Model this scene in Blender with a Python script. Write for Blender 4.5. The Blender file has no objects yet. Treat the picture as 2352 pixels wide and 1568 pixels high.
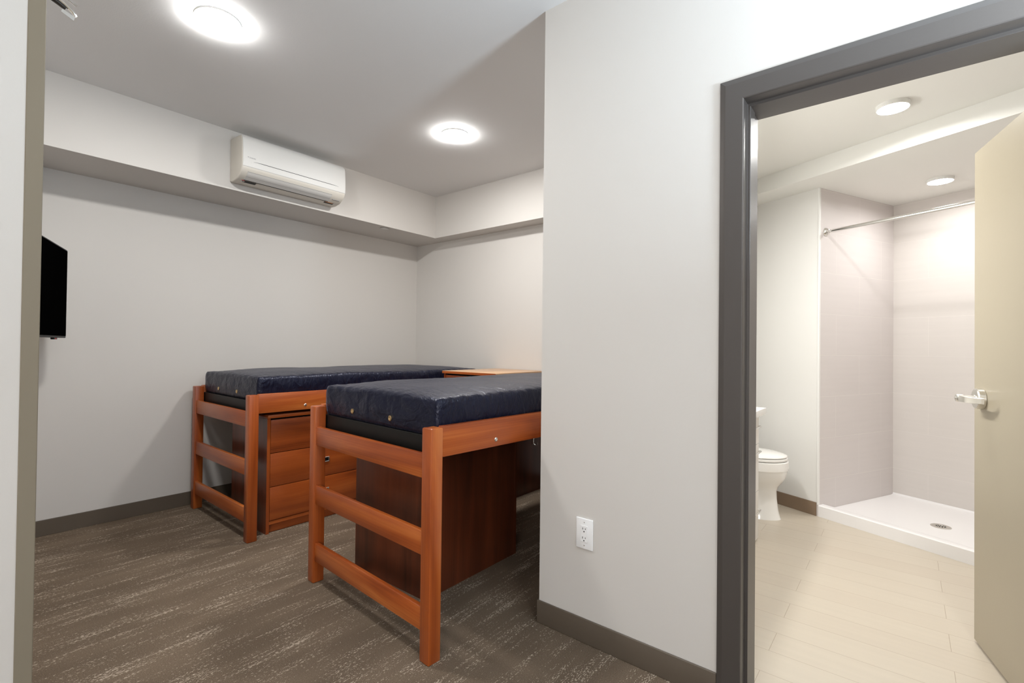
import bpy, bmesh, math, random
from mathutils import Matrix, Vector, noise
random.seed(7)
R = math.radians
SC = bpy.context.scene
COL = SC.collection

# ------------------------------------------------------------------ camera
cam = bpy.data.cameras.new('camera')
cam.sensor_width = 36.0
cam.lens = 1118.566 / 2352 * 36.0
cam.clip_start = 0.02
camo = bpy.data.objects.new('camera', cam)
COL.objects.link(camo)
RR = ((0.6284706, -0.7777496, 0.0114104), (-0.0153058, 0.0023012, 0.9998802), (0.7776827, 0.6285700, 0.0104578))
camo.matrix_world = Matrix(((RR[0][0], RR[1][0], -RR[2][0], 0.0),
                            (RR[0][1], RR[1][1], -RR[2][1], 0.0),
                            (RR[0][2], RR[1][2], -RR[2][2], 1.24),
                            (0, 0, 0, 1)))
SC.camera = camo

# ------------------------------------------------------------------ world, exposure, area lights
w = bpy.data.worlds.new('world'); SC.world = w; w.use_nodes = True
w.node_tree.nodes['Background'].inputs[0].default_value = (0.55, 0.72, 1.0, 1)
w.node_tree.nodes['Background'].inputs[1].default_value = 0.6
SC.view_settings.view_transform = 'Standard'
SC.view_settings.look = 'None'
SC.view_settings.exposure = 0.0
SC.view_settings.gamma = 1.0
SC.view_settings.use_curve_mapping = False

def area(name, loc, target, sx, sy, power, color, shape='RECTANGLE', spread=None):
    l = bpy.data.lights.new(name, 'AREA'); l.shape = shape; l.size = sx; l.size_y = sy
    l.energy = power; l.color = color
    if spread: l.spread = spread
    o = bpy.data.objects.new(name, l); COL.objects.link(o)
    o.location = loc
    o.rotation_euler = (Vector(target) - Vector(loc)).to_track_quat('-Z', 'Y').to_euler()
    return o

POW = dict(lamp=2.0, blamp=3.9, room=2.45, up=4.1, van=1.55, hall=1.0)
LAMP = 150.0 * POW['lamp']        # radiance of the bedroom ceiling lamps
BLAMP = 95.0 * POW['blamp']       # radiance of the bathroom ceiling lamps
area('side_fill_light', (-2.55, -0.9, 1.55), (0.8, 1.8, 1.4), 1.5, 1.3, 30 * POW['room'], (1.0, 0.975, 0.94))  # added fill light behind the camera, set at the side opening
area('bounce_flash', (1.38, -0.95, 1.75), (1.40, -0.75, 2.77), 0.34, 0.34, 20 * POW['up'], (0.72, 0.87, 1.0), 'DISK')
area('vanity_light', (2.75, 1.10, 2.02), (2.9, 0.3, 1.2), 0.9, 0.09, 17 * POW['van'], (1.0, 0.995, 0.97))
area('hall_fill_light', (0.35, -0.75, 2.75), (0.35, -0.75, 0), 0.19, 0.19, 13 * POW['hall'], (1.0, 0.99, 0.97), 'DISK')  # added unseen lamp, brightens the carpet in the foreground

# ------------------------------------------------------------------ dimensions (metres)
YW, XF, YS, XS = 4.2758, 3.5736, 3.7797, 3.3966
ZC, ZS = 2.773, 2.3489
XP, YC = 1.8043, 1.2835
XPI = 1.975                      # bathroom face of the partition
ZB, ZB2 = 2.5809, 2.4585         # bathroom ceiling, dropped ceiling over the shower
PHI = R(64.954)
T = Vector((math.cos(PHI), math.sin(PHI), 0)); N = Vector((math.sin(PHI), -math.cos(PHI), 0))
def tn(t, n, z=0): v = T * t + N * n; return Vector((v.x, v.y, z))
SH_S, SH_C, SH_B, SH_BK = 2.2673, 3.6629, 3.3953, 4.6623

# ------------------------------------------------------------------ materials
def s2l(c):
    c = c / 255.0
    return c / 12.92 if c <= 0.04045 else ((c + 0.055) / 1.055) ** 2.4
def rgb(r, g, b): return (s2l(r), s2l(g), s2l(b), 1)

def new_mat(name):
    m = bpy.data.materials.new(name); m.use_nodes = True
    nt = m.node_tree; b = nt.nodes['Principled BSDF']
    return m, nt, b
def node(nt, t, **kw):
    n = nt.nodes.new(t)
    for k, v in kw.items(): setattr(n, k, v)
    return n
def ramp(nt, stops, interp='LINEAR'):
    r = nt.nodes.new('ShaderNodeValToRGB'); cr = r.color_ramp; cr.interpolation = interp
    cr.elements[0].position = stops[0][0]; cr.elements[0].color = stops[0][1]
    cr.elements[1].position = stops[1][0]; cr.elements[1].color = stops[1][1]
    for p, c in stops[2:]:
        e = cr.elements.new(p); e.color = c
    return r
def simple(name, col, rough=0.5, metal=0.0, bump=0.0, bscale=200, spec=0.5, coat=0.0, var=0.0):
    m, nt, b = new_mat(name)
    b.inputs['Base Color'].default_value = col
    b.inputs['Roughness'].default_value = rough
    b.inputs['Metallic'].default_value = metal
    b.inputs['Specular IOR Level'].default_value = spec
    b.inputs['Coat Weight'].default_value = coat
    tc = node(nt, 'ShaderNodeTexCoord'); no = node(nt, 'ShaderNodeTexNoise')
    no.inputs['Scale'].default_value = bscale; no.inputs['Detail'].default_value = 3
    nt.links.new(tc.outputs['Object'], no.inputs['Vector'])
    if bump:
        bp = node(nt, 'ShaderNodeBump'); bp.inputs['Strength'].default_value = bump; bp.inputs['Distance'].default_value = 0.002
        nt.links.new(no.outputs['Fac'], bp.inputs['Height']); nt.links.new(bp.outputs['Normal'], b.inputs['Normal'])
    if var:
        no2 = node(nt, 'ShaderNodeTexNoise'); no2.inputs['Scale'].default_value = 3.0
        nt.links.new(tc.outputs['Object'], no2.inputs['Vector'])
        r = ramp(nt, [(0.3, tuple(c * (1 - var) for c in col[:3]) + (1,)), (0.7, tuple(min(1, c * (1 + var)) for c in col[:3]) + (1,))])
        nt.links.new(no2.outputs['Fac'], r.inputs['Fac']); nt.links.new(r.outputs['Color'], b.inputs['Base Color'])
    return m
def math_n(nt, op, a, b=None, c=None):
    n = node(nt, 'ShaderNodeMath', operation=op)
    for i, v in enumerate((a, b, c)):
        if v is None: continue
        if isinstance(v, (int, float)): n.inputs[i].default_value = v
        else: nt.links.new(v, n.inputs[i])
    return n.outputs[0]

M = {}
M['wall'] = simple('wall_paint', (0.635, 0.608, 0.575, 1), 0.62, bump=0.06, bscale=240, spec=0.3)
M['ceiling'] = simple('ceiling_paint', (0.80, 0.795, 0.79, 1), 0.75, bump=0.15, bscale=160, spec=0.2)
M['bwall'] = simple('bathroom_wall_paint', (0.77, 0.755, 0.72, 1), 0.6, bump=0.06, bscale=240, spec=0.3)
M['bceil'] = simple('bathroom_ceiling_paint', (0.82, 0.81, 0.77, 1), 0.7, bump=0.1, spec=0.2)
M['base'] = simple('vinyl_baseboard', rgb(94, 84, 73), 0.45, bump=0.1, bscale=60)
M['bbase_lit'] = simple('bathroom_baseboard_lit', rgb(132, 112, 92), 0.45)  # lightened copy of the baseboard; bright bathroom light put into the colour
M['frame'] = simple('grey_frame_paint', rgb(86, 81, 78), 0.40, metal=0.35, spec=0.5, bump=0.08, bscale=120)
M['door'] = simple('beige_door_paint', rgb(171, 161, 141), 0.36, spec=0.5, bump=0.06, bscale=60)
M['jamb'] = simple('taupe_jamb_paint', rgb(134, 125, 109), 0.6, bump=0.05, bscale=100, spec=0.2)
M['chrome'] = simple('polished_chrome', (0.82, 0.81, 0.79, 1), 0.13, 1.0)
M['nickel'] = simple('satin_nickel', (0.74, 0.72, 0.68, 1), 0.28, 1.0)
M['brass'] = simple('brass_vent', (0.80, 0.58, 0.30, 1), 0.3, 1.0)
M['plastic'] = simple('white_plastic', (0.70, 0.69, 0.665, 1), 0.5, spec=0.35)
M['plastic2'] = simple('cream_plastic', (0.68, 0.64, 0.57, 1), 0.4)
M['greyplastic'] = simple('grey_louver_plastic', (0.60, 0.585, 0.56, 1), 0.4)
M['outlet'] = simple('outlet_white', (0.86, 0.86, 0.86, 1), 0.3)
M['black'] = simple('black_plastic', (0.005, 0.005, 0.005, 1), 0.45, spec=0.2)
M['chrome_dark_refl'] = simple('chrome_dark_reflection', (0.018, 0.014, 0.012, 1), 0.25, 0.0, spec=0.6)  # sprinkler chrome with its dark reflection of the room painted in
M['screen'] = simple('television_screen', (0.0012, 0.0012, 0.0012, 1), 0.6, spec=0.0)
M['deck'] = simple('dark_metal_deck', (0.006, 0.006, 0.0055, 1), 0.45, spec=0.3)
M['ceramic'] = simple('toilet_ceramic', (0.84, 0.82, 0.78, 1), 0.12, spec=0.6, coat=0.4)
M['pan'] = simple('white_acrylic', (0.86, 0.84, 0.83, 1), 0.3)
M['vanity'] = simple('vanity_laminate', (0.74, 0.71, 0.66, 1), 0.4)
M['counter'] = simple('white_counter', (0.86, 0.84, 0.80, 1), 0.25)
M['trimw'] = simple('white_edge_trim', (0.82, 0.81, 0.78, 1), 0.3)
M['ink'] = simple('grey_print', (0.28, 0.28, 0.28, 1), 0.6)
M['red'] = simple('red_plastic', (0.45, 0.02, 0.02, 1), 0.4)
M['orange'] = simple('orange_label', (0.55, 0.22, 0.07, 1), 0.6)

def emis(name, col, st):
    m, nt, b = new_mat(name)
    b.inputs['Base Color'].default_value = (0.9, 0.9, 0.9, 1)
    b.inputs['Emission Color'].default_value = col; b.inputs['Emission Strength'].default_value = st
    return m
M['lens'] = emis('led_lens', (1.0, 0.99, 0.97, 1), LAMP)
M['blens'] = emis('bath_led_lens', (1.0, 0.995, 0.985, 1), BLAMP)

M['slens'] = emis('shower_led_lens', (1.0, 0.995, 0.985, 1), BLAMP * 0.5)

def wood(name, axis, dark, mid, light, rough=0.33):
    """cherry laminate/solid wood; grain runs along the given axis"""
    m, nt, b = new_mat(name)
    tc = node(nt, 'ShaderNodeTexCoord'); mp = node(nt, 'ShaderNodeMapping')
    sc = [9.0, 9.0, 9.0]; sc['xyz'.index(axis)] = 0.9
    mp.inputs['Scale'].default_value = sc
    nt.links.new(tc.outputs['Object'], mp.inputs['Vector'])
    oi = node(nt, 'ShaderNodeObjectInfo')
    ad = node(nt, 'ShaderNodeVectorMath', operation='ADD')
    cx = node(nt, 'ShaderNodeCombineXYZ')
    k = math_n(nt, 'MULTIPLY', oi.outputs['Random'], 40.0)
    for i in range(3): nt.links.new(k, cx.inputs[i])
    nt.links.new(mp.outputs[0], ad.inputs[0]); nt.links.new(cx.outputs[0], ad.inputs[1])
    n1 = node(nt, 'ShaderNodeTexNoise'); n1.inputs['Scale'].default_value = 0.9; n1.inputs['Detail'].default_value = 4; n1.inputs['Distortion'].default_value = 0.9
    nt.links.new(ad.outputs[0], n1.inputs['Vector'])
    mp2 = node(nt, 'ShaderNodeMapping'); s2 = [26.0, 26.0, 26.0]; s2['xyz'.index(axis)] = 0.7
    mp2.inputs['Scale'].default_value = s2
    nt.links.new(ad.outputs[0], mp2.inputs['Vector'])
    n2 = node(nt, 'ShaderNodeTexNoise'); n2.inputs['Scale'].default_value = 1.0; n2.inputs['Detail'].default_value = 3
    nt.links.new(mp2.outputs[0], n2.inputs['Vector'])
    f = math_n(nt, 'ADD', math_n(nt, 'MULTIPLY', n1.outputs['Fac'], 0.78), math_n(nt, 'MULTIPLY', n2.outputs['Fac'], 0.22))
    r = ramp(nt, [(0.33, dark), (0.68, light), (0.5, mid)])
    nt.links.new(f, r.inputs['Fac']); nt.links.new(r.outputs['Color'], b.inputs['Base Color'])
    b.inputs['Roughness'].default_value = rough
    b.inputs['Coat Weight'].default_value = 0.25; b.inputs['Coat Roughness'].default_value = 0.28
    bp = node(nt, 'ShaderNodeBump'); bp.inputs['Strength'].default_value = 0.12; bp.inputs['Distance'].default_value = 0.001
    nt.links.new(n2.outputs['Fac'], bp.inputs['Height']); nt.links.new(bp.outputs['Normal'], b.inputs['Normal'])
    return m
WC = (rgb(126, 52, 18), rgb(164, 79, 29), rgb(196, 112, 52))
for a in 'xyz': M['wood' + a] = wood('cherry_wood_' + a, a, *WC)
WD = (rgb(114, 50, 20), rgb(154, 74, 29), rgb(180, 96, 42))
for a in 'xyz': M['lam' + a] = wood('cherry_laminate_' + a, a, *WD)
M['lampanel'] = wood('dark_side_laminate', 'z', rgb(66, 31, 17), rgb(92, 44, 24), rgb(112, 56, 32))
M['lamtop'] = wood('light_top_laminate', 'y', rgb(196, 152, 112), rgb(208, 166, 126), rgb(216, 176, 138))

def carpet():
    m, nt, b = new_mat('brown_loop_carpet')
    tc = node(nt, 'ShaderNodeTexCoord')
    def mapped(sx, sy, off=0):
        mp = node(nt, 'ShaderNodeMapping'); mp.inputs['Scale'].default_value = (sx, sy, 1); mp.inputs['Location'].default_value = (off, off, 0)
        nt.links.new(tc.outputs['Object'], mp.inputs['Vector']); return mp.outputs[0]
    def ns(vec, detail=2, rough=0.5):
        n = node(nt, 'ShaderNodeTexNoise'); n.inputs['Scale'].default_value = 1; n.inputs['Detail'].default_value = detail
        n.inputs['Roughness'].default_value = rough
        nt.links.new(vec, n.inputs['Vector']); return n.outputs['Fac']
    dash = ns(mapped(85, 230), 1)                 # short dashes laid along x
    row = ns(mapped(3.0, 60, 5), 2)               # long thin rows where the dashes gather
    clus = ns(mapped(3.6, 11, 11), 3)              # patches
    grain = ns(mapped(260, 330, 3), 2, 0.7)
    s = math_n(nt, 'ADD', math_n(nt, 'MULTIPLY', dash, 1.0), math_n(nt, 'ADD', math_n(nt, 'MULTIPLY', row, 0.68), math_n(nt, 'MULTIPLY', clus, 0.75)))
    s = math_n(nt, 'ADD', s, math_n(nt, 'MULTIPLY', grain, 0.4))
    mk = node(nt, 'ShaderNodeMapRange', interpolation_type='SMOOTHSTEP'); mk.inputs['From Min'].default_value = 1.54; mk.inputs['From Max'].default_value = 1.68
    nt.links.new(s, mk.inputs['Value'])
    g = ramp(nt, [(0.3, rgb(87, 75, 63)), (0.72, rgb(136, 120, 103))])
    nt.links.new(grain, g.inputs['Fac'])
    big = ns(mapped(2.0, 5.0, 20), 2)
    tone = ramp(nt, [(0.35, (0.84, 0.82, 0.80, 1)), (0.65, (1.1, 1.08, 1.06, 1))])
    nt.links.new(big, tone.inputs['Fac'])
    mu = node(nt, 'ShaderNodeMix', data_type='RGBA', blend_type='MULTIPLY'); mu.inputs[0].default_value = 1
    nt.links.new(g.outputs[0], mu.inputs[6]); nt.links.new(tone.outputs[0], mu.inputs[7])
    mx = node(nt, 'ShaderNodeMix', data_type='RGBA'); nt.links.new(mk.outputs[0], mx.inputs[0])
    nt.links.new(mu.outputs[2], mx.inputs[6]); mx.inputs[7].default_value = rgb(190, 174, 156)
    nt.links.new(mx.outputs[2], b.inputs['Base Color'])
    b.inputs['Roughness'].default_value = 0.95; b.inputs['Specular IOR Level'].default_value = 0.1
    bp = node(nt, 'ShaderNodeBump'); bp.inputs['Strength'].default_value = 0.8; bp.inputs['Distance'].default_value = 0.004
    nt.links.new(math_n(nt, 'ADD', grain, math_n(nt, 'MULTIPLY', mk.outputs[0], 0.3)), bp.inputs['Height'])
    nt.links.new(bp.outputs['Normal'], b.inputs['Normal'])
    return m
M['carpet'] = carpet()

def brick_mat(name, ux, uy, w, h, offx, offy, c1, c2, grout, gsize, rough, bumpd=0.001, offset=0.5, streak=0.0, coat=0.0):
    """tiles/planks: ux, uy are the local axes (0,1,2) used as tile u, v"""
    m, nt, b = new_mat(name)
    tc = node(nt, 'ShaderNodeTexCoord'); sp = node(nt, 'ShaderNodeSeparateXYZ'); cb = node(nt, 'ShaderNodeCombineXYZ')
    nt.links.new(tc.outputs['Object'], sp.inputs[0])
    nt.links.new(math_n(nt, 'ADD', sp.outputs[ux], offx), cb.inputs[0])
    nt.links.new(math_n(nt, 'ADD', sp.outputs[uy], offy), cb.inputs[1])
    br = node(nt, 'ShaderNodeTexBrick'); br.offset = offset; br.offset_frequency = 2
    br.inputs['Scale'].default_value = 1; br.inputs['Brick Width'].default_value = w; br.inputs['Row Height'].default_value = h
    br.inputs['Mortar Size'].default_value = gsize; br.inputs['Mortar Smooth'].default_value = 0.3
    br.inputs['Color1'].default_value = c1; br.inputs['Color2'].default_value = c2; br.inputs['Mortar'].default_value = grout
    nt.links.new(cb.outputs[0], br.inputs['Vector'])
    col = br.outputs['Color']
    if streak:
        mp = node(nt, 'ShaderNodeMapping'); mp.inputs['Scale'].default_value = (1.2, 22, 1)
        nt.links.new(cb.outputs[0], mp.inputs['Vector'])
        no = node(nt, 'ShaderNodeTexNoise'); no.inputs['Scale'].default_value = 1.5; no.inputs['Detail'].default_value = 3
        nt.links.new(mp.outputs[0], no.inputs['Vector'])
        r = ramp(nt, [(0.3, (1 - streak,) * 3 + (1,)), (0.7, (1 + streak * 0.4,) * 3 + (1,))])
        nt.links.new(no.outputs['Fac'], r.inputs['Fac'])
        mu = node(nt, 'ShaderNodeMix', data_type='RGBA', blend_type='MULTIPLY'); mu.inputs[0].default_value = 1
        nt.links.new(col, mu.inputs[6]); nt.links.new(r.outputs[0], mu.inputs[7]); col = mu.outputs[2]
    nt.links.new(col, b.inputs['Base Color'])
    b.inputs['Roughness'].default_value = rough; b.inputs['Coat Weight'].default_value = coat
    bp = node(nt, 'ShaderNodeBump'); bp.invert = True; bp.inputs['Strength'].default_value = 0.5; bp.inputs['Distance'].default_value = bumpd
    nt.links.new(br.outputs['Fac'], bp.inputs['Height']); nt.links.new(bp.outputs['Normal'], b.inputs['Normal'])
    return m
# floor planks run along world y, rows 0.16 m apart in x (a seam lies at x = 2.085)
M['bfloor'] = brick_mat('plank_tile_floor', 1, 0, 0.915, 0.1597, 0.15, 10 * 0.1597 - (2.085 - 13 * 0.1597), rgb(196, 184, 167), rgb(199, 188, 171), rgb(168, 152, 132), 0.0012, 0.35, 0.0006, 0.36, 0.025)
M['tileback'] = brick_mat('shower_tile_back', 0, 2, 0.61, 0.3115, 0.2437 + 0.61, -0.267 + 2 * 0.3115, rgb(214, 208, 203), rgb(215, 209, 204), rgb(222, 216, 211), 0.0020, 0.5, 0.0005, 0.5, 0.02)
M['tileside'] = brick_mat('shower_tile_side', 1, 2, 0.61, 0.3115, 0.61 - 0.21, -0.267 + 2 * 0.3115, rgb(212, 205, 202), rgb(213, 206, 203), rgb(222, 216, 211), 0.0020, 0.5, 0.0005, 0.5, 0.02)

def nylon():
    m, nt, b = new_mat('navy_nylon')
    b.inputs['Base Color'].default_value = (0.0040, 0.0052, 0.0165, 1)
    b.inputs['Roughness'].default_value = 0.36; b.inputs['Specular IOR Level'].default_value = 0.36
    b.inputs['Specular Tint'].default_value = (0.80, 0.82, 1.0, 1); b.inputs['Sheen Weight'].default_value = 0.08; b.inputs['Sheen Roughness'].default_value = 0.35; b.inputs['Sheen Tint'].default_value = (0.6, 0.65, 0.9, 1)
    tc = node(nt, 'ShaderNodeTexCoord'); mp = node(nt, 'ShaderNodeMapping'); mp.inputs['Scale'].default_value = (18, 6, 10); mp.inputs['Rotation'].default_value = (0, 0.3, 0.6)
    nt.links.new(tc.outputs['Object'], mp.inputs['Vector'])
    n1 = node(nt, 'ShaderNodeTexNoise'); n1.inputs['Scale'].default_value = 1.0; n1.inputs['Detail'].default_value = 3; n1.inputs['Distortion'].default_value = 1.4
    nt.links.new(mp.outputs[0], n1.inputs['Vector'])
    mp3 = node(nt, 'ShaderNodeMapping'); mp3.inputs['Scale'].default_value = (85, 16, 26); mp3.inputs['Rotation'].default_value = (0, 0.5, 0.6)
    nt.links.new(tc.outputs['Object'], mp3.inputs['Vector'])
    n3 = node(nt, 'ShaderNodeTexNoise'); n3.inputs['Scale'].default_value = 1.0; n3.inputs['Detail'].default_value = 3; n3.inputs['Distortion'].default_value = 1.0
    nt.links.new(mp3.outputs[0], n3.inputs['Vector'])
    bp = node(nt, 'ShaderNodeBump'); bp.inputs['Strength'].default_value = 0.7; bp.inputs['Distance'].default_value = 0.013
    nt.links.new(math_n(nt, 'ADD', n1.outputs['Fac'], math_n(nt, 'MULTIPLY', n3.outputs['Fac'], 0.38)), bp.inputs['Height']); nt.links.new(bp.outputs['Normal'], b.inputs['Normal'])
    return m
M['nylon'] = nylon()

# ------------------------------------------------------------------ mesh helpers
def bx(bm, x0, x1, y0, y1, z0, z1, bev=0.0, seg=2):
    vs = [bm.verts.new(p) for p in ((x0, y0, z0), (x1, y0, z0), (x1, y1, z0), (x0, y1, z0), (x0, y0, z1), (x1, y0, z1), (x1, y1, z1), (x0, y1, z1))]
    fs = [bm.faces.new([vs[i] for i in f]) for f in ((3, 2, 1, 0), (4, 5, 6, 7), (0, 1, 5, 4), (1, 2, 6, 5), (2, 3, 7, 6), (3, 0, 4, 7))]
    if bev > 0:
        es = list({e for f in fs for e in f.edges})
        bmesh.ops.bevel(bm, geom=es, offset=bev, segments=seg, profile=0.5, affect='EDGES')
    return bm
def box(x0, x1, y0, y1, z0, z1, bev=0.0, seg=2):
    return bx(bmesh.new(), x0, x1, y0, y1, z0, z1, bev, seg)
def prism(bm, poly, z0, z1):
    b = [bm.verts.new((p[0], p[1], z0)) for p in poly]; t = [bm.verts.new((p[0], p[1], z1)) for p in poly]
    n = len(poly)
    bm.faces.new(b[::-1]); bm.faces.new(t)
    for i in range(n): bm.faces.new((b[i], b[(i + 1) % n], t[(i + 1) % n], t[i]))
    bmesh.ops.recalc_face_normals(bm, faces=bm.faces)
    return bm
def cyl(bm, p0, p1, r0, r1=None, n=24, caps=True):
    p0, p1 = Vector(p0), Vector(p1); r1 = r0 if r1 is None else r1
    d = (p1 - p0).normalized(); a = d.orthogonal().normalized(); b = d.cross(a)
    A = [bm.verts.new(p0 + (a * math.cos(2 * math.pi * i / n) + b * math.sin(2 * math.pi * i / n)) * r0) for i in range(n)]
    B = [bm.verts.new(p1 + (a * math.cos(2 * math.pi * i / n) + b * math.sin(2 * math.pi * i / n)) * r1) for i in range(n)]
    for i in range(n): bm.faces.new((A[i], A[(i + 1) % n], B[(i + 1) % n], B[i]))
    if caps: bm.faces.new(A[::-1]); bm.faces.new(B)
    return bm
def lathe(bm, prof, origin, axis, n=32):
    """prof: (radius, distance along axis)"""
    o = Vector(origin); d = Vector(axis).normalized(); a = d.orthogonal().normalized(); b = d.cross(a)
    rings = []
    for r, h in prof:
        if r < 1e-6: rings.append([bm.verts.new(o + d * h)])
        else: rings.append([bm.verts.new(o + d * h + (a * math.cos(2 * math.pi * i / n) + b * math.sin(2 * math.pi * i / n)) * r) for i in range(n)])
    for P, Q in zip(rings, rings[1:]):
        for i in range(n):
            j = (i + 1) % n
            if len(P) == 1 and len(Q) == 1: continue
            if len(P) == 1: bm.faces.new((P[0], Q[j], Q[i]))
            elif len(Q) == 1: bm.faces.new((P[i], P[j], Q[0]))
            else: bm.faces.new((P[i], P[j], Q[j], Q[i]))
    bmesh.ops.recalc_face_normals(bm, faces=bm.faces)
    return bm
def tube(bm, pts, r, n=12):
    pts = [Vector(p) for p in pts]; rs = r if isinstance(r, (list, tuple)) else [r] * len(pts)
    prev = None; rings = []
    for i, p in enumerate(pts):
        d = ((pts[min(i + 1, len(pts) - 1)] - pts[max(i - 1, 0)])).normalized()
        a = d.orthogonal().normalized() if prev is None else (prev - d * prev.dot(d)).normalized()
        prev = a; b = d.cross(a)
        rings.append([bm.verts.new(p + (a * math.cos(2 * math.pi * k / n) + b * math.sin(2 * math.pi * k / n)) * rs[i]) for k in range(n)])
    for P, Q in zip(rings, rings[1:]):
        for k in range(n): bm.faces.new((P[k], P[(k + 1) % n], Q[(k + 1) % n], Q[k]))
    bm.faces.new(rings[0][::-1]); bm.faces.new(rings[-1])
    return bm
def loft(bm, rings, cap0=True, cap1=True):
    V = [[bm.verts.new(p) for p in r] for r in rings]
    n = len(V[0])
    for P, Q in zip(V, V[1:]):
        for k in range(n): bm.faces.new((P[k], P[(k + 1) % n], Q[(k + 1) % n], Q[k]))
    if cap0: bm.faces.new(V[0][::-1])
    if cap1: bm.faces.new(V[-1])
    bmesh.ops.recalc_face_normals(bm, faces=bm.faces)
    return bm
def obj(name, bm, mat, parent=None, smooth=False, loc=None, rotz=None, bevel=0):
    me = bpy.data.meshes.new(name); bm.to_mesh(me); bm.free()
    mats = mat if isinstance(mat, (list, tuple)) else [mat]
    for m in mats: me.materials.append(M[m])
    if smooth:
        for p in me.polygons: p.use_smooth = True
        me.set_sharp_from_angle(angle=R(35))
    o = bpy.data.objects.new(name, me); COL.objects.link(o)
    if parent: o.parent = parent
    if loc is not None: o.location = loc
    if rotz is not None: o.rotation_euler = (0, 0, rotz)
    return o
def tag(o, label, cat, group=None):
    o['label'] = label; o['category'] = cat
    if group: o['group'] = group
    return o
def thing(name, label, cat, loc=(0, 0, 0), rotz=0, group=None):
    o = bpy.data.objects.new(name, None); COL.objects.link(o)
    o.empty_display_size = 0.1
    o.location = loc; o.rotation_euler = (0, 0, rotz)
    return tag(o, label, cat, group)
def struct(name, bm, mat, parent=None, **kw):
    o = obj(name, bm, mat, parent, **kw)
    if not parent: o['kind'] = 'structure'
    return o
def copy_tree(o, parent=None):
    c = o.copy(); COL.objects.link(c)
    if parent: c.parent = parent
    for ch in list(o.children): copy_tree(ch, c)
    return c
def text_bm(s, size, depth=0.0004):
    cu = bpy.data.curves.new('txt', 'FONT'); cu.body = s; cu.size = size; cu.extrude = depth
    to = bpy.data.objects.new('txt', cu); COL.objects.link(to)
    me = bpy.data.meshes.new_from_object(to.evaluated_get(bpy.context.evaluated_depsgraph_get()))
    bm = bmesh.new(); bm.from_mesh(me)
    bpy.data.objects.remove(to); bpy.data.meshes.remove(me); bpy.data.curves.remove(cu)
    return bm

# ------------------------------------------------------------------ the setting: bedroom
TH = 0.12
bm = box(-2.6, 1.90, -2.35, YC, -0.05, 0.0); bx(bm, -2.6, 3.7, YC, 4.4, -0.05, 0.0)
struct('floor', bm, 'carpet')
struct('ceiling', box(-2.6, 3.7, -2.35, 4.4, ZC, ZC + 0.1), 'ceiling')
struct('wall_north', box(-0.8, XF, YW, YW + TH, 0, ZC), 'wall')
struct('wall_east', box(XF, XF + TH, 1.19, YW + TH, 0, ZC), 'wall')
bm = bmesh.new()                                         # dropped soffit along both far walls
prism(bm, [(-0.5, YS), (XS, YS), (XS, YC), (XF, YC), (XF, YW), (-0.5, YW)], ZS, ZC)
struct('ceiling_soffit', bm, 'wall')
# partition with the bathroom doorway
bm = bmesh.new()
bx(bm, XP, XPI, 0.455, YC, 0, ZC)
bx(bm, XP, XPI, -0.49, 0.455, 2.122, ZC)
bx(bm, XP, XPI, -2.35, -0.49, 0, ZC)
struct('wall_partition', bm, 'wall')
struct('wall_alcove', box(XPI, XF, 1.19, YC, 0, ZC), 'wall')
# rounded vinyl baseboards
bt = 0.008
bm = box(0.40, XF - bt, YW - bt, YW, 0, 0.1016, 0.002); struct('baseboard_north', bm, 'base')
struct('baseboard_east', box(XF - bt, XF, YC, YW - bt, 0, 0.1016, 0.002), 'base')
bm = box(XP - bt, XP, 0.515, YC + bt, 0, 0.1016, 0.0035, 3)
struct('baseboard_partition', bm, 'base', smooth=True)
struct('baseboard_alcove', box(XP, XF - bt, YC, YC + bt, 0, 0.1016, 0.002), 'base')
struct('baseboard_south', box(XP - bt, XP, -2.2, -0.56, 0, 0.1016, 0.002), 'base')
# angled left wall that carries the television, and the near wall at the left edge of the view
t2, n2 = (0.423, 0.906), (0.906, -0.423)
def pl(p, a, b): return (p[0] + t2[0] * a + n2[0] * b, p[1] + t2[1] * a + n2[1] * b)
W0 = (0.48, YW)
struct('wall_west', prism(bmesh.new(), [pl(W0, 0.15, 0), pl(W0, -2.4, 0), pl(W0, -2.4, -TH), pl(W0, 0.15, -TH)], 0, ZC), 'wall')
struct('wall_near', box(-2.0, 0.205, 2.0, 2.12, 0, ZC), 'wall')
# painted metal frame that finishes the end of the near wall
bm = bx(bmesh.new(), 0.203, 0.2424, 1.996, 2.124, 0, ZC, 0.002, 1)
struct('trim_1', bm, 'jamb')
# walls behind the camera, one with the daylight window, one with an added opening
bm = bmesh.new()
bx(bm, -2.6, 0.92, -2.35, -2.2, 0, ZC); bx(bm, 1.58, XP, -2.35, -2.2, 0, ZC)
bx(bm, 0.92, 1.58, -2.35, -2.2, 0, 0.95); bx(bm, 0.92, 1.58, -2.35, -2.2, 2.35, ZC)
struct('wall_south', bm, 'wall')
bm = bmesh.new()
bx(bm, -2.72, -2.6, -2.35, -1.7, 0, ZC); bx(bm, -2.72, -2.6, -0.1, 4.4, 0, ZC)
bx(bm, -2.72, -2.6, -1.7, -0.1, 0, 0.85); bx(bm, -2.72, -2.6, -1.7, -0.1, 2.25, ZC)
struct('wall_rear', bm, 'wall')
wf = bmesh.new()
for a in ((-1.7, -1.65, 0.85, 2.25), (-0.15, -0.1, 0.85, 2.25), (-1.65, -0.15, 0.85, 0.9), (-1.65, -0.15, 2.2, 2.25)):
    bx(wf, -2.68, -2.64, a[0], a[1], a[2], a[3])
struct('added_window_2', wf, 'trimw')  # added window frame; its opening is made up to go with the side fill
wf = bmesh.new()
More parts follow.
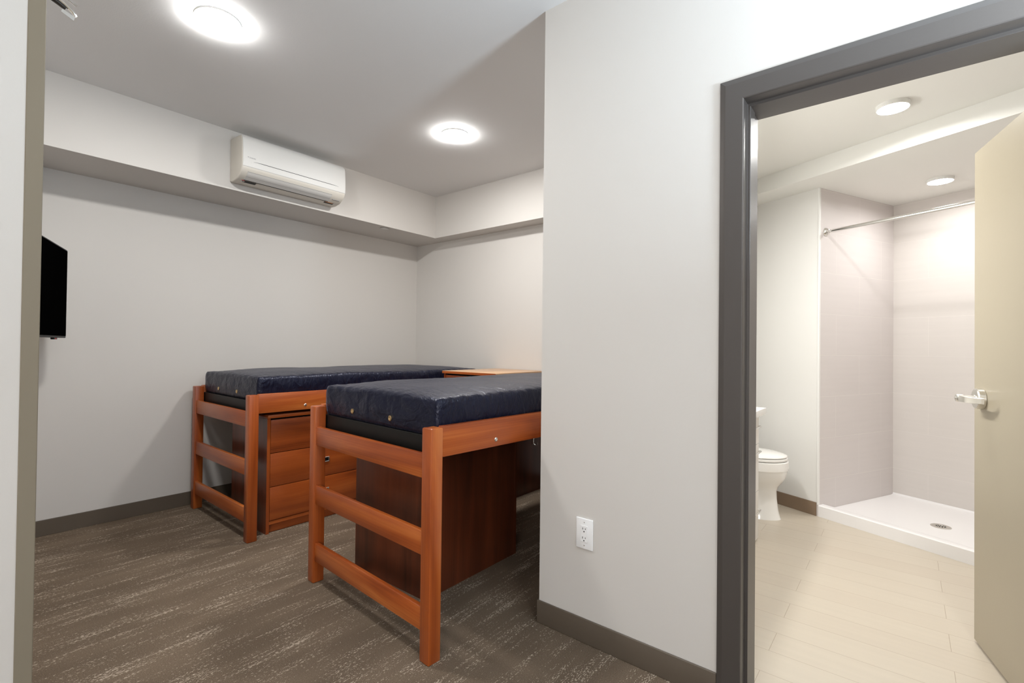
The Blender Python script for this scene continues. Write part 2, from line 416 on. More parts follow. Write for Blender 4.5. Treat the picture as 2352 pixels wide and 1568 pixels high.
for a in ((0.92, 0.96, 0.95, 2.35), (1.54, 1.58, 0.95, 2.35), (0.96, 1.54, 0.95, 0.99), (0.96, 1.54, 2.31, 2.35)):
    bx(wf, a[0], a[1], -2.33, -2.28, a[2], a[3])
struct('window_1', wf, 'trimw')

# ------------------------------------------------------------------ the setting: bathroom
struct('floor_bathroom', prism(bmesh.new(), [(1.90, -1.3), (4.2, -1.3), (5.6, -1.0), (5.6, 1.5), (XF + 0.1, 1.5), (XF + 0.1, 1.2), (1.90, 1.2)], -0.05, 0.001), 'bfloor')
struct('wall_vanity', box(XPI, XF + TH, 1.17, 1.19, 0, 2.7), 'bwall')
struct('wall_inner', prism(bmesh.new(), [(XPI, 0.46), (XPI + 0.008, 0.46), (XPI + 0.008, 1.17), (XPI, 1.17)], 0, 2.7), 'bwall')
struct('wall_toilet', box(XF + TH, 4.9, 1.40, 1.5, 0, 2.7), 'bwall')
struct('wall_return', box(XF + TH - 0.02, XF + TH, 1.19, 1.40, 0, 2.7), 'bwall')
# angled wall, shower enclosure
def tnpoly(*pts): return [tuple(tn(a, b)[:2]) for a, b in pts]
# the shower walls live in a rotated frame: local x along T, local y along N
def rframe(name, bm, mat, **kw):
    o = struct(name, bm, mat, **kw)
    o.matrix_world = Matrix(((T.x, N.x, 0, 0), (T.y, N.y, 0, 0), (0, 0, 1, 0), (0, 0, 0, 1)))
    return o
def local_o(o, t, n):
    v = tn(t, n); o.matrix_world = Matrix(((T.x, N.x, 0, v.x), (T.y, N.y, 0, v.y), (0, 0, 1, 0), (0, 0, 0, 1)))
    return o
def mir(bm):
    bmesh.ops.recalc_face_normals(bm, faces=bm.faces); return bm
SW = 1.53
local_o(struct('wall_angled', box(0.012, 1.15, 0, 0.10, 0, 2.7), 'bwall'), SH_S, SH_C)
local_o(struct('wall_shower_side', box(0.0, 0.012, 0, SH_BK - SH_C + 0.01, 0, 2.6), 'tileside'), SH_S, SH_C)
local_o(struct('wall_shower_back', box(-SW, 0.0, 0, 0.10, 0, 2.6), 'tileback'), SH_S, SH_BK)
local_o(struct('wall_shower_end', box(-SW - 0.012, -SW, 0, SH_BK - SH_C + 0.1, 0, 2.6), 'tileside'), SH_S, SH_C)
local_o(struct('trim_2', box(-0.003, 0.010, -0.006, 0.012, 0.086, ZB2, 0.002), 'trimw'), SH_S, SH_C)
local_o(struct('baseboard_angled', box(0.012, 1.0, -bt, 0, 0.001, 0.1016, 0.002), 'bbase_lit'), SH_S, SH_C)
struct('ceiling_bathroom', prism(bmesh.new(), [(XPI, -1.3), (5.6, -1.3), (5.6, 1.5), (XF + 0.1, 1.5), (XF + 0.1, 1.2), (XPI, 1.2)], ZB, ZB + 0.1), 'bceil')
bm = box(-SW - 0.6, 1.6, SH_B - SH_C, SH_BK - SH_C + 0.05, ZB2, ZB + 0.02)
local_o(struct('ceiling_dropped', bm, 'bceil'), SH_S, SH_C)
e = tn(SH_S - SW, SH_C)
struct('wall_bathroom_south', prism(bmesh.new(), [(XPI, -1.10), (e.x + 0.25, -1.10), (e.x + 0.25, -1.2), (XPI, -1.2)], 0, 2.7), 'bwall')
local_o(struct('wall_shower_pier', box(-SW - 0.6, -SW - 0.012, 0, 0.12, 0, 2.6), 'bwall'), SH_S, SH_C)
struct('wall_inner_south', box(XPI, XPI + 0.008, -1.10, -0.55, 0, 2.7), 'bwall')

# ------------------------------------------------------------------ bathroom door frame and leaf
prof = [(XP, 0.080), (1.7955, 0.079), (1.7915, 0.066), (1.790, 0.060), (1.790, 0.004), (1.7915, 0.001), (1.795, 0.0),
        (1.842, 0.0), (1.8435, -0.001), (1.8435, -0.0085), (1.845, -0.010), (1.903, -0.010), (1.905, -0.0085), (1.905, 0.0),
        (1.994, 0.0), (1.998, 0.004), (1.998, 0.055), (XPI, 0.055), (XPI, 0.012), (XP, 0.012)]
E1, E2, ZH = 0.4343, -0.478, 2.1025
def sweep(prof, pathfn):
    bm = bmesh.new(); rings = [[pathfn(k, x, o) for x, o in prof] for k in range(4)]
    V = [[bm.verts.new(p) for p in r] for r in rings]; n = len(prof)
    for P, Q in zip(V, V[1:]):
        for k in range(n): bm.faces.new((P[k], P[(k + 1) % n], Q[(k + 1) % n], Q[k]))
    bmesh.ops.recalc_face_normals(bm, faces=bm.faces)
    return bm
def pf(k, x, o):
    return [(x, E1 + o, 0), (x, E1 + o, ZH + o), (x, E2 - o, ZH + o), (x, E2 - o, 0)][k]
struct('trim_3', sweep(prof, pf), 'frame')
# leaf, hinged on the right jamb and swung into the bathroom
HX, HY = 1.990, -0.436
DL = math.hypot(2.887 - HX, -0.231 - HY); DA = math.atan2(-0.231 - HY, 2.887 - HX)
leaf = struct('door_1', box(0, DL, -0.044, 0, 0.012, 2.098, 0.0015, 1), 'door', loc=(HX, HY, 0), rotz=DA)
def lever(parent):
    px, pz = DL - 0.086, 1.045
    bm = lathe(bmesh.new(), [(0, 0.0), (0.041, 0.0), (0.0425, 0.002), (0.042, 0.022), (0.0385, 0.026), (0.016, 0.027), (0.0145, 0.030), (0.0, 0.030)], (px, 0, pz), (0, 1, 0), 40)
    h = obj('door_handle', bm, 'nickel', parent, smooth=True)
    bm = lathe(bmesh.new(), [(0, 0.028), (0.0115, 0.028), (0.0115, 0.062), (0.0155, 0.064), (0.016, 0.084), (0.014, 0.087), (0, 0.087)], (px, 0, pz), (0, 1, 0), 28)
    # flat bar sweeping back towards the hinge and curving in to the leaf
    rings = []
    for i in range(17):
        s = i / 16
        x = px + 0.006 - 0.140 * s
        y = 0.078 - 0.004 * s - 0.030 * max(0, (s - 0.55) / 0.45) ** 2 + 0.004 * math.sin(s * math.pi)
        hh = 0.0150 - 0.0030 * s; tt = 0.0055 - 0.001 * s
        rings.append([(x, y - tt, pz - hh), (x, y + tt, pz - hh * 0.85), (x, y + tt, pz + hh * 0.85), (x, y - tt, pz + hh)])
    loft(bm, rings)
    obj('lever', bm, 'nickel', h, smooth=True)
    bm = lathe(bmesh.new(), [(0, 0.086), (0.006, 0.086), (0.006, 0.0895), (0.0045, 0.0905), (0, 0.0905)], (px, 0, pz), (0, 1, 0), 20)
    bx(bm, px - 0.0035, px + 0.0035, 0.0905, 0.092, pz - 0.0008, pz + 0.0008)
    obj('turn_button', bm, 'chrome', h, smooth=True)
lever(leaf)
bm = bmesh.new(); cyl(bm, (DL, -0.022, 1.045), (DL + 0.004, -0.022, 1.045), 0.012)
obj('latch', bm, 'nickel', leaf)
for hz in (0.28, 1.05, 1.84):
    bm = bmesh.new(); cyl(bm, (-0.006, 0.004, hz - 0.055), (-0.006, 0.004, hz + 0.055), 0.006, n=16); obj('hinge', bm, 'nickel', leaf)

# ------------------------------------------------------------------ beds
def jitter_box(L, W, H):
    """mattress with a puffed top, soft corners and wrinkles; origin at its foot/near bottom corner"""
    bm = bmesh.new()
    nx, ny, nz = 84, 40, 8
    grid = {}
    def vert(i, j, k):
        key = (i, j, k)
        if key in grid: return grid[key]
        u, v, w_ = i / nx, j / ny, k / nz
        x, y, z = u * L, v * W, w_ * H
        r = 0.011
        # round the corners by pulling points onto an inset rounded box
        cx = min(max(x, r), L - r); cy = min(max(y, r), W - r); cz = min(max(z, r), H - r)
        d = Vector((x - cx, y - cy, z - cz))
        if d.length > r: d = d.normalized() * r
        p = Vector((cx, cy, cz)) + d
        eu = min(u, 1 - u) * L; ev = min(v, 1 - v) * W
        top = max(0, (w_ - 0.5) * 2)
        crown = 0.026 * (1 - math.exp(-eu / 0.10)) * (1 - math.exp(-ev / 0.12))
        p.z += crown * top
        # wrinkles: puckers running in from the edges plus broad waves
        q = Vector((x * 5.0, y * 5.0, z * 5))
        wv = noise.noise(q) * 0.006 + noise.noise(Vector((x * 2.2 + 4, y * 2.4, 1))) * 0.007
        edge = math.exp(-min(eu, ev) / 0.06)
        puck = math.sin((x * 88 if ev < eu else y * 88) + 5 * noise.noise(Vector((x * 4, y * 4, 3)))) * 0.0032 * edge
        if w_ > 0.98: p.z += wv + puck
        elif 0.02 < w_ < 0.98:
            sidew = noise.noise(Vector((x * 8, y * 8, z * 14 + 2))) * 0.006 + noise.noise(Vector((x * 26 + z * 20, y * 26 + z * 20, z * 8))) * 0.0025
            b_ = math.sin(w_ * math.pi) * 0.010
            if i == 0: p.x += -b_ * 0.6 + sidew
            if i == nx: p.x += b_ * 0.6 + sidew
            if j == 0: p.y += -b_ * 0.3 + sidew
            if j == ny: p.y += b_ * 0.3 + sidew
        grid[key] = bm.verts.new(p); return grid[key]
    for i in range(nx):
        for j in range(ny):
            bm.faces.new((vert(i, j, nz), vert(i + 1, j, nz), vert(i + 1, j + 1, nz), vert(i, j + 1, nz)))
            bm.faces.new((vert(i, j, 0), vert(i, j + 1, 0), vert(i + 1, j + 1, 0), vert(i + 1, j, 0)))
    for k in range(nz):
        for i in range(nx):
            bm.faces.new((vert(i, 0, k), vert(i + 1, 0, k), vert(i + 1, 0, k + 1), vert(i, 0, k + 1)))
            bm.faces.new((vert(i, ny, k), vert(i, ny, k + 1), vert(i + 1, ny, k + 1), vert(i + 1, ny, k)))
        for j in range(ny):
            bm.faces.new((vert(0, j, k), vert(0, j, k + 1), vert(0, j + 1, k + 1), vert(0, j + 1, k)))
            bm.faces.new((vert(nx, j, k), vert(nx, j + 1, k), vert(nx, j + 1, k + 1), vert(nx, j, k + 1)))
    return bm

BW, BL, BH, PS = 1.021, 2.13, 0.916, 0.060
def make_bed(label, loc, rotz):
    t = thing('bed_frame', label, 'bed', loc, rotz, 'wooden bed frames')
    for sx in (0, 1):
        for sy in (0, 1):
            x0 = sx * (BL - PS); y0 = sy * (BW - PS)
            bm = bx(bmesh.new(), x0, x0 + PS, y0, y0 + PS, 0, BH, 0.0055, 2)
            obj('post', bm, 'woodz', t, smooth=True)
    for sx in (0, 1):
        xa = 0.007 if sx == 0 else BL - 0.029
        for (z0, z1) in ((0.7146, 0.811), (0.4106, 0.506), (0.114, 0.207)):
            bm = bx(bmesh.new(), xa, xa + 0.022, PS - 0.004, BW - PS + 0.004, z0, z1, 0.003, 2)
            obj('foot_rail' if sx == 0 else 'head_rail', bm, 'woody', t, smooth=True)
    for sy in (0, 1):
        ya = 0.003 if sy == 0 else BW - 0.028
        bm = bx(bmesh.new(), PS - 0.004, BL - PS + 0.004, ya, ya + 0.025, 0.798, 0.921, 0.003, 2)
        s = obj('side_rail', bm, 'woodx', t, smooth=True)
        for xb in (0.362, BL - 0.362):
            yb = 0.003 if sy == 0 else BW - 0.003
            dr = -1 if sy == 0 else 1
            bm = lathe(bmesh.new(), [(0, 0), (0.0095, 0), (0.0095, 0.002), (0.007, 0.004), (0.003, 0.004), (0.003, 0.003), (0, 0.003)], (xb, yb, 0.829), (0, dr, 0), 20)
            obj('bolt', bm, 'nickel', s, smooth=True)
    # dark sheet-metal deck between the rails
    bm = bmesh.new()
    bx(bm, 0.064, BL - 0.064, 0.030, BW - 0.030, 0.858, 0.868, 0.002)
    bx(bm, 0.064, 0.074, 0.032, BW - 0.032, 0.790, 0.862, 0.002)
    bx(bm, BL - 0.074, BL - 0.064, 0.032, BW - 0.032, 0.790, 0.862, 0.002)
    bx(bm, 0.064, 0.095, 0.032, BW - 0.032, 0.790, 0.797, 0.001)
    for k in range(1, 6):
        xx = BL * k / 6; bx(bm, xx - 0.02, xx + 0.02, 0.032, BW - 0.032, 0.835, 0.859)
    obj('mattress_deck', bm, 'deck', t)
    return t
def make_mattress(label, loc, rotz):
    t = thing('mattress', label, 'mattress', loc, rotz, 'navy mattresses')
    o = obj('cover', jitter_box(1.985, 0.932, 0.158), 'nylon', t, smooth=True)
    o.data.set_sharp_from_angle(angle=R(80))
    for y in (0.33, 0.655):
        bm = lathe(bmesh.new(), [(0, 0.0), (0.0125, 0.0), (0.0125, 0.002), (0.009, 0.0035), (0.006, 0.002), (0, 0.001)], (-0.0055, y, 0.045), (-1, 0, 0), 20)
        obj('vent_eyelet', bm, 'brass', t, smooth=True)
    return t
b1 = (1.2755, 1.4270); r1 = R(-3.4)
b2 = (1.3325, 3.1690); r2 = R(-1.0)
def off(b, r, x, y, z=0): return (b[0] + x * math.cos(r) - y * math.sin(r), b[1] + x * math.sin(r) + y * math.cos(r), z)
make_bed('cherry wood bed frame nearest the camera, ladder foot end in the middle of the room', (b1[0], b1[1], 0), r1)
make_bed('cherry wood bed frame pushed against the far wall below the air conditioner', (b2[0], b2[1], 0), r2)
make_mattress('navy nylon mattress with brass eyelets on the nearer bed', off(b1, r1, 0.066, 0.042, 0.868), r1)
make_mattress('navy nylon mattress with brass eyelets on the bed along the far wall', off(b2, r2, 0.072, 0.042, 0.868), r2)

# ------------------------------------------------------------------ drawer chests (front faces local -y, origin at front left floor corner)
def make_dresser(label, W, D, H, loc, rotz, nd=3, top='lamx', side='lampanel', group='cherry laminate drawer chests'):
    t = thing('drawer_chest', label, 'dresser', loc, rotz, group)
    fr = 0.020
    for xs in (0, W - fr):
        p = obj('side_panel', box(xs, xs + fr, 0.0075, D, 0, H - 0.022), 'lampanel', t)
        obj('edge_band', box(xs, xs + fr, 0.006, 0.0076, 0, H - 0.022), 'lamz', p)
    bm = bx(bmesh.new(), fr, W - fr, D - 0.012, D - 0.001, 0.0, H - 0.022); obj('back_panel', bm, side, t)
    bm = bx(bmesh.new(), -0.004, W + 0.004, -0.012, D, H - 0.022, H, 0.003, 2); tp = obj('top', bm, top, t, smooth=True)
    if top != 'lamx': obj('edge_band', box(-0.002, W + 0.002, -0.0135, -0.0115, H - 0.021, H - 0.002), 'lamx', tp)
    bm = bx(bmesh.new(), fr, W - fr, 0.035, 0.05, 0.0, 0.060); bx(bm, fr, W - fr, 0.010, 0.03, 0.056, 0.079, 0.001, 1); obj('plinth', bm, 'lamx', t)
    z0 = 0.082; hh = (H - 0.022 - 0.012 - z0) / nd
    bm = bx(bmesh.new(), fr, W - fr, 0.03, D - 0.012, 0.075, H - 0.022); obj('carcass', bm, 'black', t)
    for k in range(nd):
        a, b_ = z0 + k * hh + 0.002, z0 + (k + 1) * hh - 0.002
        d = obj('drawer', bx(bmesh.new(), fr + 0.003, W - fr - 0.003, 0.006, 0.030, a, b_, 0.002, 2), 'lamx', t, smooth=True)
        zc = (a + b_) / 2 + 0.008; xc = W / 2
        bm = bmesh.new()
        w2, h2, th = 0.026, 0.018, 0.006
        bx(bm, xc - w2, xc + w2, -0.001, 0.007, zc + h2 - th, zc + h2, 0.001, 1); bx(bm, xc - w2, xc + w2, -0.001, 0.007, zc - h2, zc - h2 + th, 0.001, 1)
        bx(bm, xc - w2, xc - w2 + th, -0.001, 0.007, zc - h2 + th, zc + h2 - th, 0.001, 1); bx(bm, xc + w2 - th, xc + w2, -0.001, 0.007, zc - h2 + th, zc + h2 - th, 0.001, 1)
        h = obj('pull', bm, 'nickel', d)
        obj('pull_recess', box(xc - w2 + th, xc + w2 - th, 0.004, 0.0065, zc - h2 + th, zc + h2 - th), 'black', h)
    return t
make_dresser('cherry laminate drawer chest with square metal pulls under the bed by the far wall', 0.825, 0.56, 0.776, (1.472, 3.222, 0), R(-0.6))
# the chest below the near bed stands with its back to the camera: fronts face +y
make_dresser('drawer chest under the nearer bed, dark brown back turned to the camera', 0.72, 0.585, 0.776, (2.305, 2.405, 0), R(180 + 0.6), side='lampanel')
# tall chest against the far wall, fronts face -x
c = make_dresser('tall drawer chest with pale wood top against the end wall, between the beds', 0.60, 0.68, 1.028, (2.886, 3.085, 0), R(-90), nd=4, top='lamtop')
hk = bmesh.new()
lathe(hk, [(0, 0), (0.011, 0), (0.011, 0.003), (0.008, 0.004), (0, 0.004)], (0.604, 0.49, 0.455), (1, 0, 0), 16)
bx(hk, 0.600, 0.605, 0.482, 0.498, 0.405, 0.465, 0.002, 2)
tube(hk, [(0.604, 0.49, 0.418), (0.616, 0.49, 0.404), (0.632, 0.49, 0.400), (0.644, 0.49, 0.410), (0.647, 0.49, 0.426)], [0.0045, 0.0045, 0.004, 0.004, 0.003], 10)
hko = obj('hook', hk, 'chrome', c, smooth=True); hko['label'] = 'small chrome hook on the side panel'

# ------------------------------------------------------------------ television on a swing bracket
tvd = R(69.76)
tv = thing('television', 'black flat television at the left edge, seen nearly edge on', 'television', (0.6052 - 0.97 * math.cos(tvd), 4.0119 - 0.97 * math.sin(tvd), 1.2614), tvd)
# local x along the screen (towards the far wall), screen faces local -y
obj('housing', box(0, 0.97, 0.002, 0.030, 0, 0.5385, 0.003), 'black', tv)
obj('screen', box(0.008, 0.962, 0.0, 0.003, 0.012, 0.5305), 'screen', tv)
bm = bx(bmesh.new(), 0.30, 0.67, 0.030, 0.06, 0.08, 0.40, 0.006); obj('rear_cover', bm, 'black', tv)
bm = bmesh.new(); bx(bm, 0.40, 0.57, 0.060, 0.070, 0.15, 0.36); bx(bm, 0.46, 0.51, 0.068, 0.226, 0.22, 0.29); bx(bm, 0.42, 0.55, 0.222, 0.232, 0.13, 0.38)
obj('wall_bracket', bm, 'black', tv)
bm = bx(bmesh.new(), 0.735, 0.80, 0.004, 0.02, -0.010, 0.001, 0.002); s = obj('sensor_bar', bm, 'black', tv)
obj('indicator', box(0.758, 0.774, 0.002, 0.006, -0.009, -0.002, 0.001), 'red', s)

# ------------------------------------------------------------------ wall air conditioner (local x along the wall, front is -y)
ac = thing('air_conditioner', 'white split air conditioner high on the soffit', 'air conditioner', (1.429, YS, 2.392), 0)
ALn = 0.800
def acprof(dy):   # side outline (y, z); y negative is out from the wall
    return [(-0.001, 0.012), (-0.020, 0.002), (-0.060, 0.000), (-0.125, 0.010), (-0.175, 0.035), (-0.200, 0.068), (-0.206, 0.085),
            (-0.207, 0.12), (-0.205, 0.20), (-0.200, 0.262), (-0.190, 0.288), (-0.165, 0.306), (-0.13, 0.312), (-0.001, 0.314)]
def extrude_x(prof_, x0, x1, bev=0.0):
    bm = bmesh.new(); A = [bm.verts.new((x0, y, z)) for y, z in prof_]; B = [bm.verts.new((x1, y, z)) for y, z in prof_]
    n = len(prof_)
    fa = bm.faces.new(A); fb = bm.faces.new(B[::-1])
    for i in range(n): bm.faces.new((A[i], B[i], B[(i + 1) % n], A[(i + 1) % n]))
    bmesh.ops.recalc_face_normals(bm, faces=bm.faces)
    if bev:
        es = list(fa.edges) + list(fb.edges)
        bmesh.ops.bevel(bm, geom=es, offset=bev, segments=3, profile=0.5, affect='EDGES')
    return bm
obj('casing', extrude_x(acprof(0), 0, ALn, 0.010), 'plastic2', ac, smooth=True)
fp = [(-0.198, 0.074), (-0.2085, 0.086), (-0.2105, 0.12), (-0.2085, 0.20), (-0.203, 0.262), (-0.193, 0.290), (-0.168, 0.309), (-0.165, 0.303), (-0.185, 0.28), (-0.195, 0.20), (-0.196, 0.085)]
fpan = obj('front_panel', extrude_x(fp, 0.004, ALn - 0.004, 0.002), 'plastic', ac, smooth=True)
# dark groove near the lower edge of the panel, curling down at both ends
gpts = []
for i in range(33):
    s = i / 32; x = 0.055 + (ALn - 0.10) * s
    e_ = min(s, 1 - s) * (ALn - 0.10)
    z = 0.126 - 0.012 * max(0, 1 - e_ / 0.045) ** 2
    gpts.append((x, -0.2098, z))
bm = tube(bmesh.new(), gpts, [0.0004 + 0.0016 * min(1, min(i, 32 - i) / 4) for i in range(33)], 8)
obj('panel_groove', bm, 'black', fpan)
# air flap and louvre lines on the curved underside
def under(y):      # z on the underside outline at depth y
    P = [(-0.206, 0.085), (-0.200, 0.068), (-0.175, 0.035), (-0.125, 0.010), (-0.060, 0.000), (-0.020, 0.002)]
    for (ya, za), (yb, zb) in zip(P, P[1:]):
        if ya <= y <= yb: return za + (zb - za) * (y - ya) / (yb - ya)
    return 0
def underpatch(x0, x1, ya, yb, lift=0.0015, n=6):
    bm = bmesh.new(); up = []; lo = []
    for i in range(n + 1):
        y = ya + (yb - ya) * i / n; z = under(y)
        s = (under(y + 0.002) - under(y - 0.002)) / 0.004; nv = Vector((s, -1)).normalized()   # (y, z) outward-down
        lo.append((y + nv[0] * lift, z + nv[1] * lift)); up.append((y - nv[0] * 0.001, z - nv[1] * 0.001))
    pr = lo + up[::-1]
    A = [bm.verts.new((x0, y, z)) for y, z in pr]; B = [bm.verts.new((x1, y, z)) for y, z in pr]; m = len(pr)
    bm.faces.new(A); bm.faces.new(B[::-1])
    for i in range(m): bm.faces.new((A[i], B[i], B[(i + 1) % m], A[(i + 1) % m]))
    bmesh.ops.recalc_face_normals(bm, faces=bm.faces)
    return bm
obj('air_flap', underpatch(0.045, 0.690, -0.188, -0.128, 0.0022), 'greyplastic', ac, smooth=True)
for (y0_, x1_) in ((-0.1895, 0.690), (-0.160, 0.690), (-0.1265, 0.690)):
    dark = y0_ == -0.1265
    obj('flap_seam', underpatch(0.045, x1_, y0_, y0_ + (0.003 if dark else 0.0012), 0.0028, 2), 'black' if dark else 'ink', ac)
obj('display_window', underpatch(0.050, 0.135, -0.114, -0.088, 0.002, 3), 'black', ac)
obj('display_window', underpatch(0.672, 0.748, -0.114, -0.090, 0.002, 3), 'black', ac)
o = obj('warning_label', underpatch(0.034, 0.056, -0.116, -0.096, 0.0030, 2), 'plastic', ac)
obj('label_mark', underpatch(0.034, 0.055, -0.117, -0.114, 0.0034, 2), 'red', o)
obj('label_mark', underpatch(0.040, 0.050, -0.110, -0.102, 0.0034, 2), 'black', o)
obj('indicator_strip', underpatch(0.708, 0.772, -0.160, -0.154, 0.0026, 2), 'ink', ac)
obj('indicator_strip', underpatch(0.676, 0.740, -0.1145, -0.1120, 0.0030, 2), 'orange', ac)
# maker's mark: small triangle and lettering at the lower left of the panel
bm = text_bm('DAIKIN', 0.0125)
for v in bm.verts: v.co = Vector((0.046 + v.co.x, -0.2102 + v.co.z * -1, 0.144 + v.co.y))
tri = [bm.verts.new(p) for p in ((0.034, -0.2108, 0.1525), (0.044, -0.2108, 0.1525), (0.036, -0.2108, 0.1455))]
bm.faces.new(tri)
obj('logo', bm, 'ink', fpan)

# ------------------------------------------------------------------ ceiling lamps
def lamp(label, x, y, z, r, lens, group, drop=0.014, ring=0.35, flat=False):
    inner = 0.93 if flat else 0.985
    t = thing('ceiling_light', label, 'ceiling light', (x, y, z), 0, group)
    bm = lathe(bmesh.new(), [(0, 0), (r, 0), (r, drop * ring), (r * (0.5 + inner / 2), drop * (ring + 0.1)), (r * inner, drop * (ring + 0.1)), (r * inner, 0.002), (0, 0.002)], (0, 0, 0), (0, 0, -1), 48)
    obj('trim_ring', bm, 'trimw', t, smooth=True)
    bm = lathe(bmesh.new(), [(r * 0.982, drop * ring * 0.6), (r * 0.982, drop * max(ring, 0.8)), (r * 0.95, drop * 0.92), (r * 0.7, drop * 1.02), (r * 0.35, drop * 1.1), (0, drop * 1.12)], (0, 0, 0), (0, 0, -1), 48)
    if flat:
        bm.free(); bm = lathe(bmesh.new(), [(r * 0.93, drop * 0.40), (r * 0.6, drop * 0.46), (0, drop * 0.48)], (0, 0, 0), (0, 0, -1), 48)
    obj('lens', bm, lens, t, smooth=True)
    return t
lamp('round flush ceiling light near the top left of the bedroom', 0.897, 2.540, ZC, 0.098, 'lens', 'bedroom ceiling lights', 0.017, 0.42)
lamp('round flush ceiling light over the nearer bed, to the right of the air conditioner', 2.460, 2.541, ZC, 0.098, 'lens', 'bedroom ceiling lights', 0.017, 0.42)
lamp('round disc ceiling light in the bathroom, just inside the doorway', 3.346, 0.0565, ZB, 0.076, 'blens', 'bathroom ceiling lights', 0.024, 0.9, True)
lamp('round disc ceiling light above the shower', 4.558, -0.188, ZB2, 0.076, 'slens', 'bathroom ceiling lights', 0.022, 0.9, True)
# concealed sprinkler cover under the soffit
bm = lathe(bmesh.new(), [(0, 0), (0.030, 0), (0.030, 0.004), (0.040, 0.004), (0.041, 0.006), (0.038, 0.008), (0, 0.009)], (0, 0, 0), (0, 0, -1), 36)
tag(obj('sprinkler_cover', bm, 'plastic', smooth=True, loc=(2.8175, 3.852, ZS)), 'small round white cover plate under the soffit, right of the air conditioner', 'sprinkler cover')

# ------------------------------------------------------------------ chrome fitting on the end of the near wall, top left
sp = thing('fire_sprinkler', 'chrome sidewall sprinkler with pale deflector plate high in the top left corner', 'sprinkler', (0.25, 2.10, 2.33), 0)
def L3(x, z, y=2.12): return (x - 0.25, y - 2.10, z - 2.33)
bm = tube(bmesh.new(), [L3(0.236, 2.345), L3(0.262, 2.338), L3(0.285, 2.3275), L3(0.302, 2.318)], [0.009, 0.0085, 0.0075, 0.006], 14)
lathe(bm, [(0, 0), (0.022, 0), (0.020, 0.006), (0.012, 0.009), (0, 0.009)], L3(0.240, 2.343), (0.95, 0, -0.30), 24)
obj('body', bm, 'chrome_dark_refl', sp, smooth=True)
bm = tube(bmesh.new(), [L3(0.288, 2.338), L3(0.300, 2.331), L3(0.312, 2.322), L3(0.320, 2.315), L3(0.3255, 2.306), L3(0.3265, 2.302)], [0.0045, 0.005, 0.0055, 0.0055, 0.0045, 0.003], 10)
obj('frame_arm', bm, 'chrome', sp, smooth=True)
bm = tube(bmesh.new(), [L3(0.290, 2.360), L3(0.310, 2.350), L3(0.3285, 2.3405)], [0.004, 0.004, 0.004], 10)
obj('frame_arm', bm, 'chrome', sp, smooth=True)
bm = bmesh.new()
q = [L3(0.2930, 2.3105, 2.112), L3(0.3240, 2.2985, 2.112), L3(0.3215, 2.2875, 2.116), L3(0.2905, 2.3020, 2.116)]
loft(bm, [q, [(a, b_ + 0.0025, c_) for a, b_, c_ in q]])
o = obj('deflector', bm, 'plastic', sp); o['label'] = 'pale rectangular deflector plate'

# ------------------------------------------------------------------ wall outlet on the partition
ot = thing('wall_outlet', 'white duplex power outlet low on the wall beside the doorway', 'outlet', (XP, 1.0505, 0.4555), R(-90))
# local x runs along -y of the world, local y points out of the partition (world -x is local -y)
obj('cover_plate', box(-0.0400, 0.0400, -0.0065, 0.0, -0.064, 0.064, 0.003, 3), 'outlet', ot, smooth=True)
rc = obj('receptacle', box(-0.0172, 0.0172, -0.0085, -0.004, -0.0345, 0.0345, 0.001, 2), 'outlet', ot)
for zc in (0.0185, -0.0195):
    bm = bmesh.new()
    bx(bm, -0.0078, -0.0055, -0.0089, -0.0080, zc - 0.001, zc + 0.0075); bx(bm, 0.0052, 0.0074, -0.0089, -0.0080, zc + 0.0, zc + 0.0065)
    cyl(bm, (0, -0.0089, zc - 0.0085), (0, -0.0080, zc - 0.0085), 0.0028, n=14)
    obj('slots', bm, 'black', rc)
for zc in (0.048, -0.048):
    obj('screw', lathe(bmesh.new(), [(0, 0), (0.003, 0), (0.002, 0.0012), (0, 0.0013)], (0, -0.0063, zc), (0, -1, 0), 14), 'nickel', ot)

# ------------------------------------------------------------------ shower: pan, drain, curtain rod
pan = thing('shower_pan', 'white acrylic shower base with a low curb', 'shower base', tuple(tn(SH_S, SH_C, 0.001)), 0)
pan.rotation_euler = (0, 0, 0)
def tnl(t, n, z): v = T * t + N * n; return (v.x, v.y, z - 0.001)
def panbm():
    bm = bmesh.new(); cu = 0.075
    y0, y1 = -0.004, SH_BK - SH_C - 0.001
    x0, x1 = -SW + 0.002, -0.001
    prof_ = [(y0, 0.0), (y0, 0.080), (y0 + 0.006, 0.0863), (cu - 0.02, 0.0863), (cu, 0.080), (cu + 0.03, 0.046), (cu + 0.08, 0.043), (y1 - 0.03, 0.0455), (y1 - 0.006, 0.049), (y1, 0.062), (y1, 0.0)]
    A = [bm.verts.new(tnl(x0, y, z)) for y, z in prof_]; B = [bm.verts.new(tnl(x1, y, z)) for y, z in prof_]; n = len(prof_)
    bm.faces.new(A); bm.faces.new(B[::-1])
    for i in range(n): bm.faces.new((A[i], B[i], B[(i + 1) % n], A[(i + 1) % n]))
    bmesh.ops.recalc_face_normals(bm, faces=bm.faces)
    return bm
obj('basin', panbm(), 'pan', pan, smooth=True)
dt, dn = -0.5564, 0.448
d0 = Vector(tnl(dt, dn, 0.0435))
bm = lathe(bmesh.new(), [(0, 0.0), (0.056, 0.0), (0.056, 0.003), (0.052, 0.0045), (0.034, 0.004), (0.033, 0.003), (0, 0.003)], d0, (0, 0, 1), 40)
dr = obj('drain', bm, 'nickel', pan, smooth=True)
bm = bmesh.new()
for ring, cnt in ((0.011, 5), (0.024, 11)):
    for k in range(cnt):
        a = 2 * math.pi * k / cnt
        cyl(bm, d0 + Vector((math.cos(a) * ring, math.sin(a) * ring, 0.003)), d0 + Vector((math.cos(a) * ring, math.sin(a) * ring, 0.0036)), 0.0042, n=10)
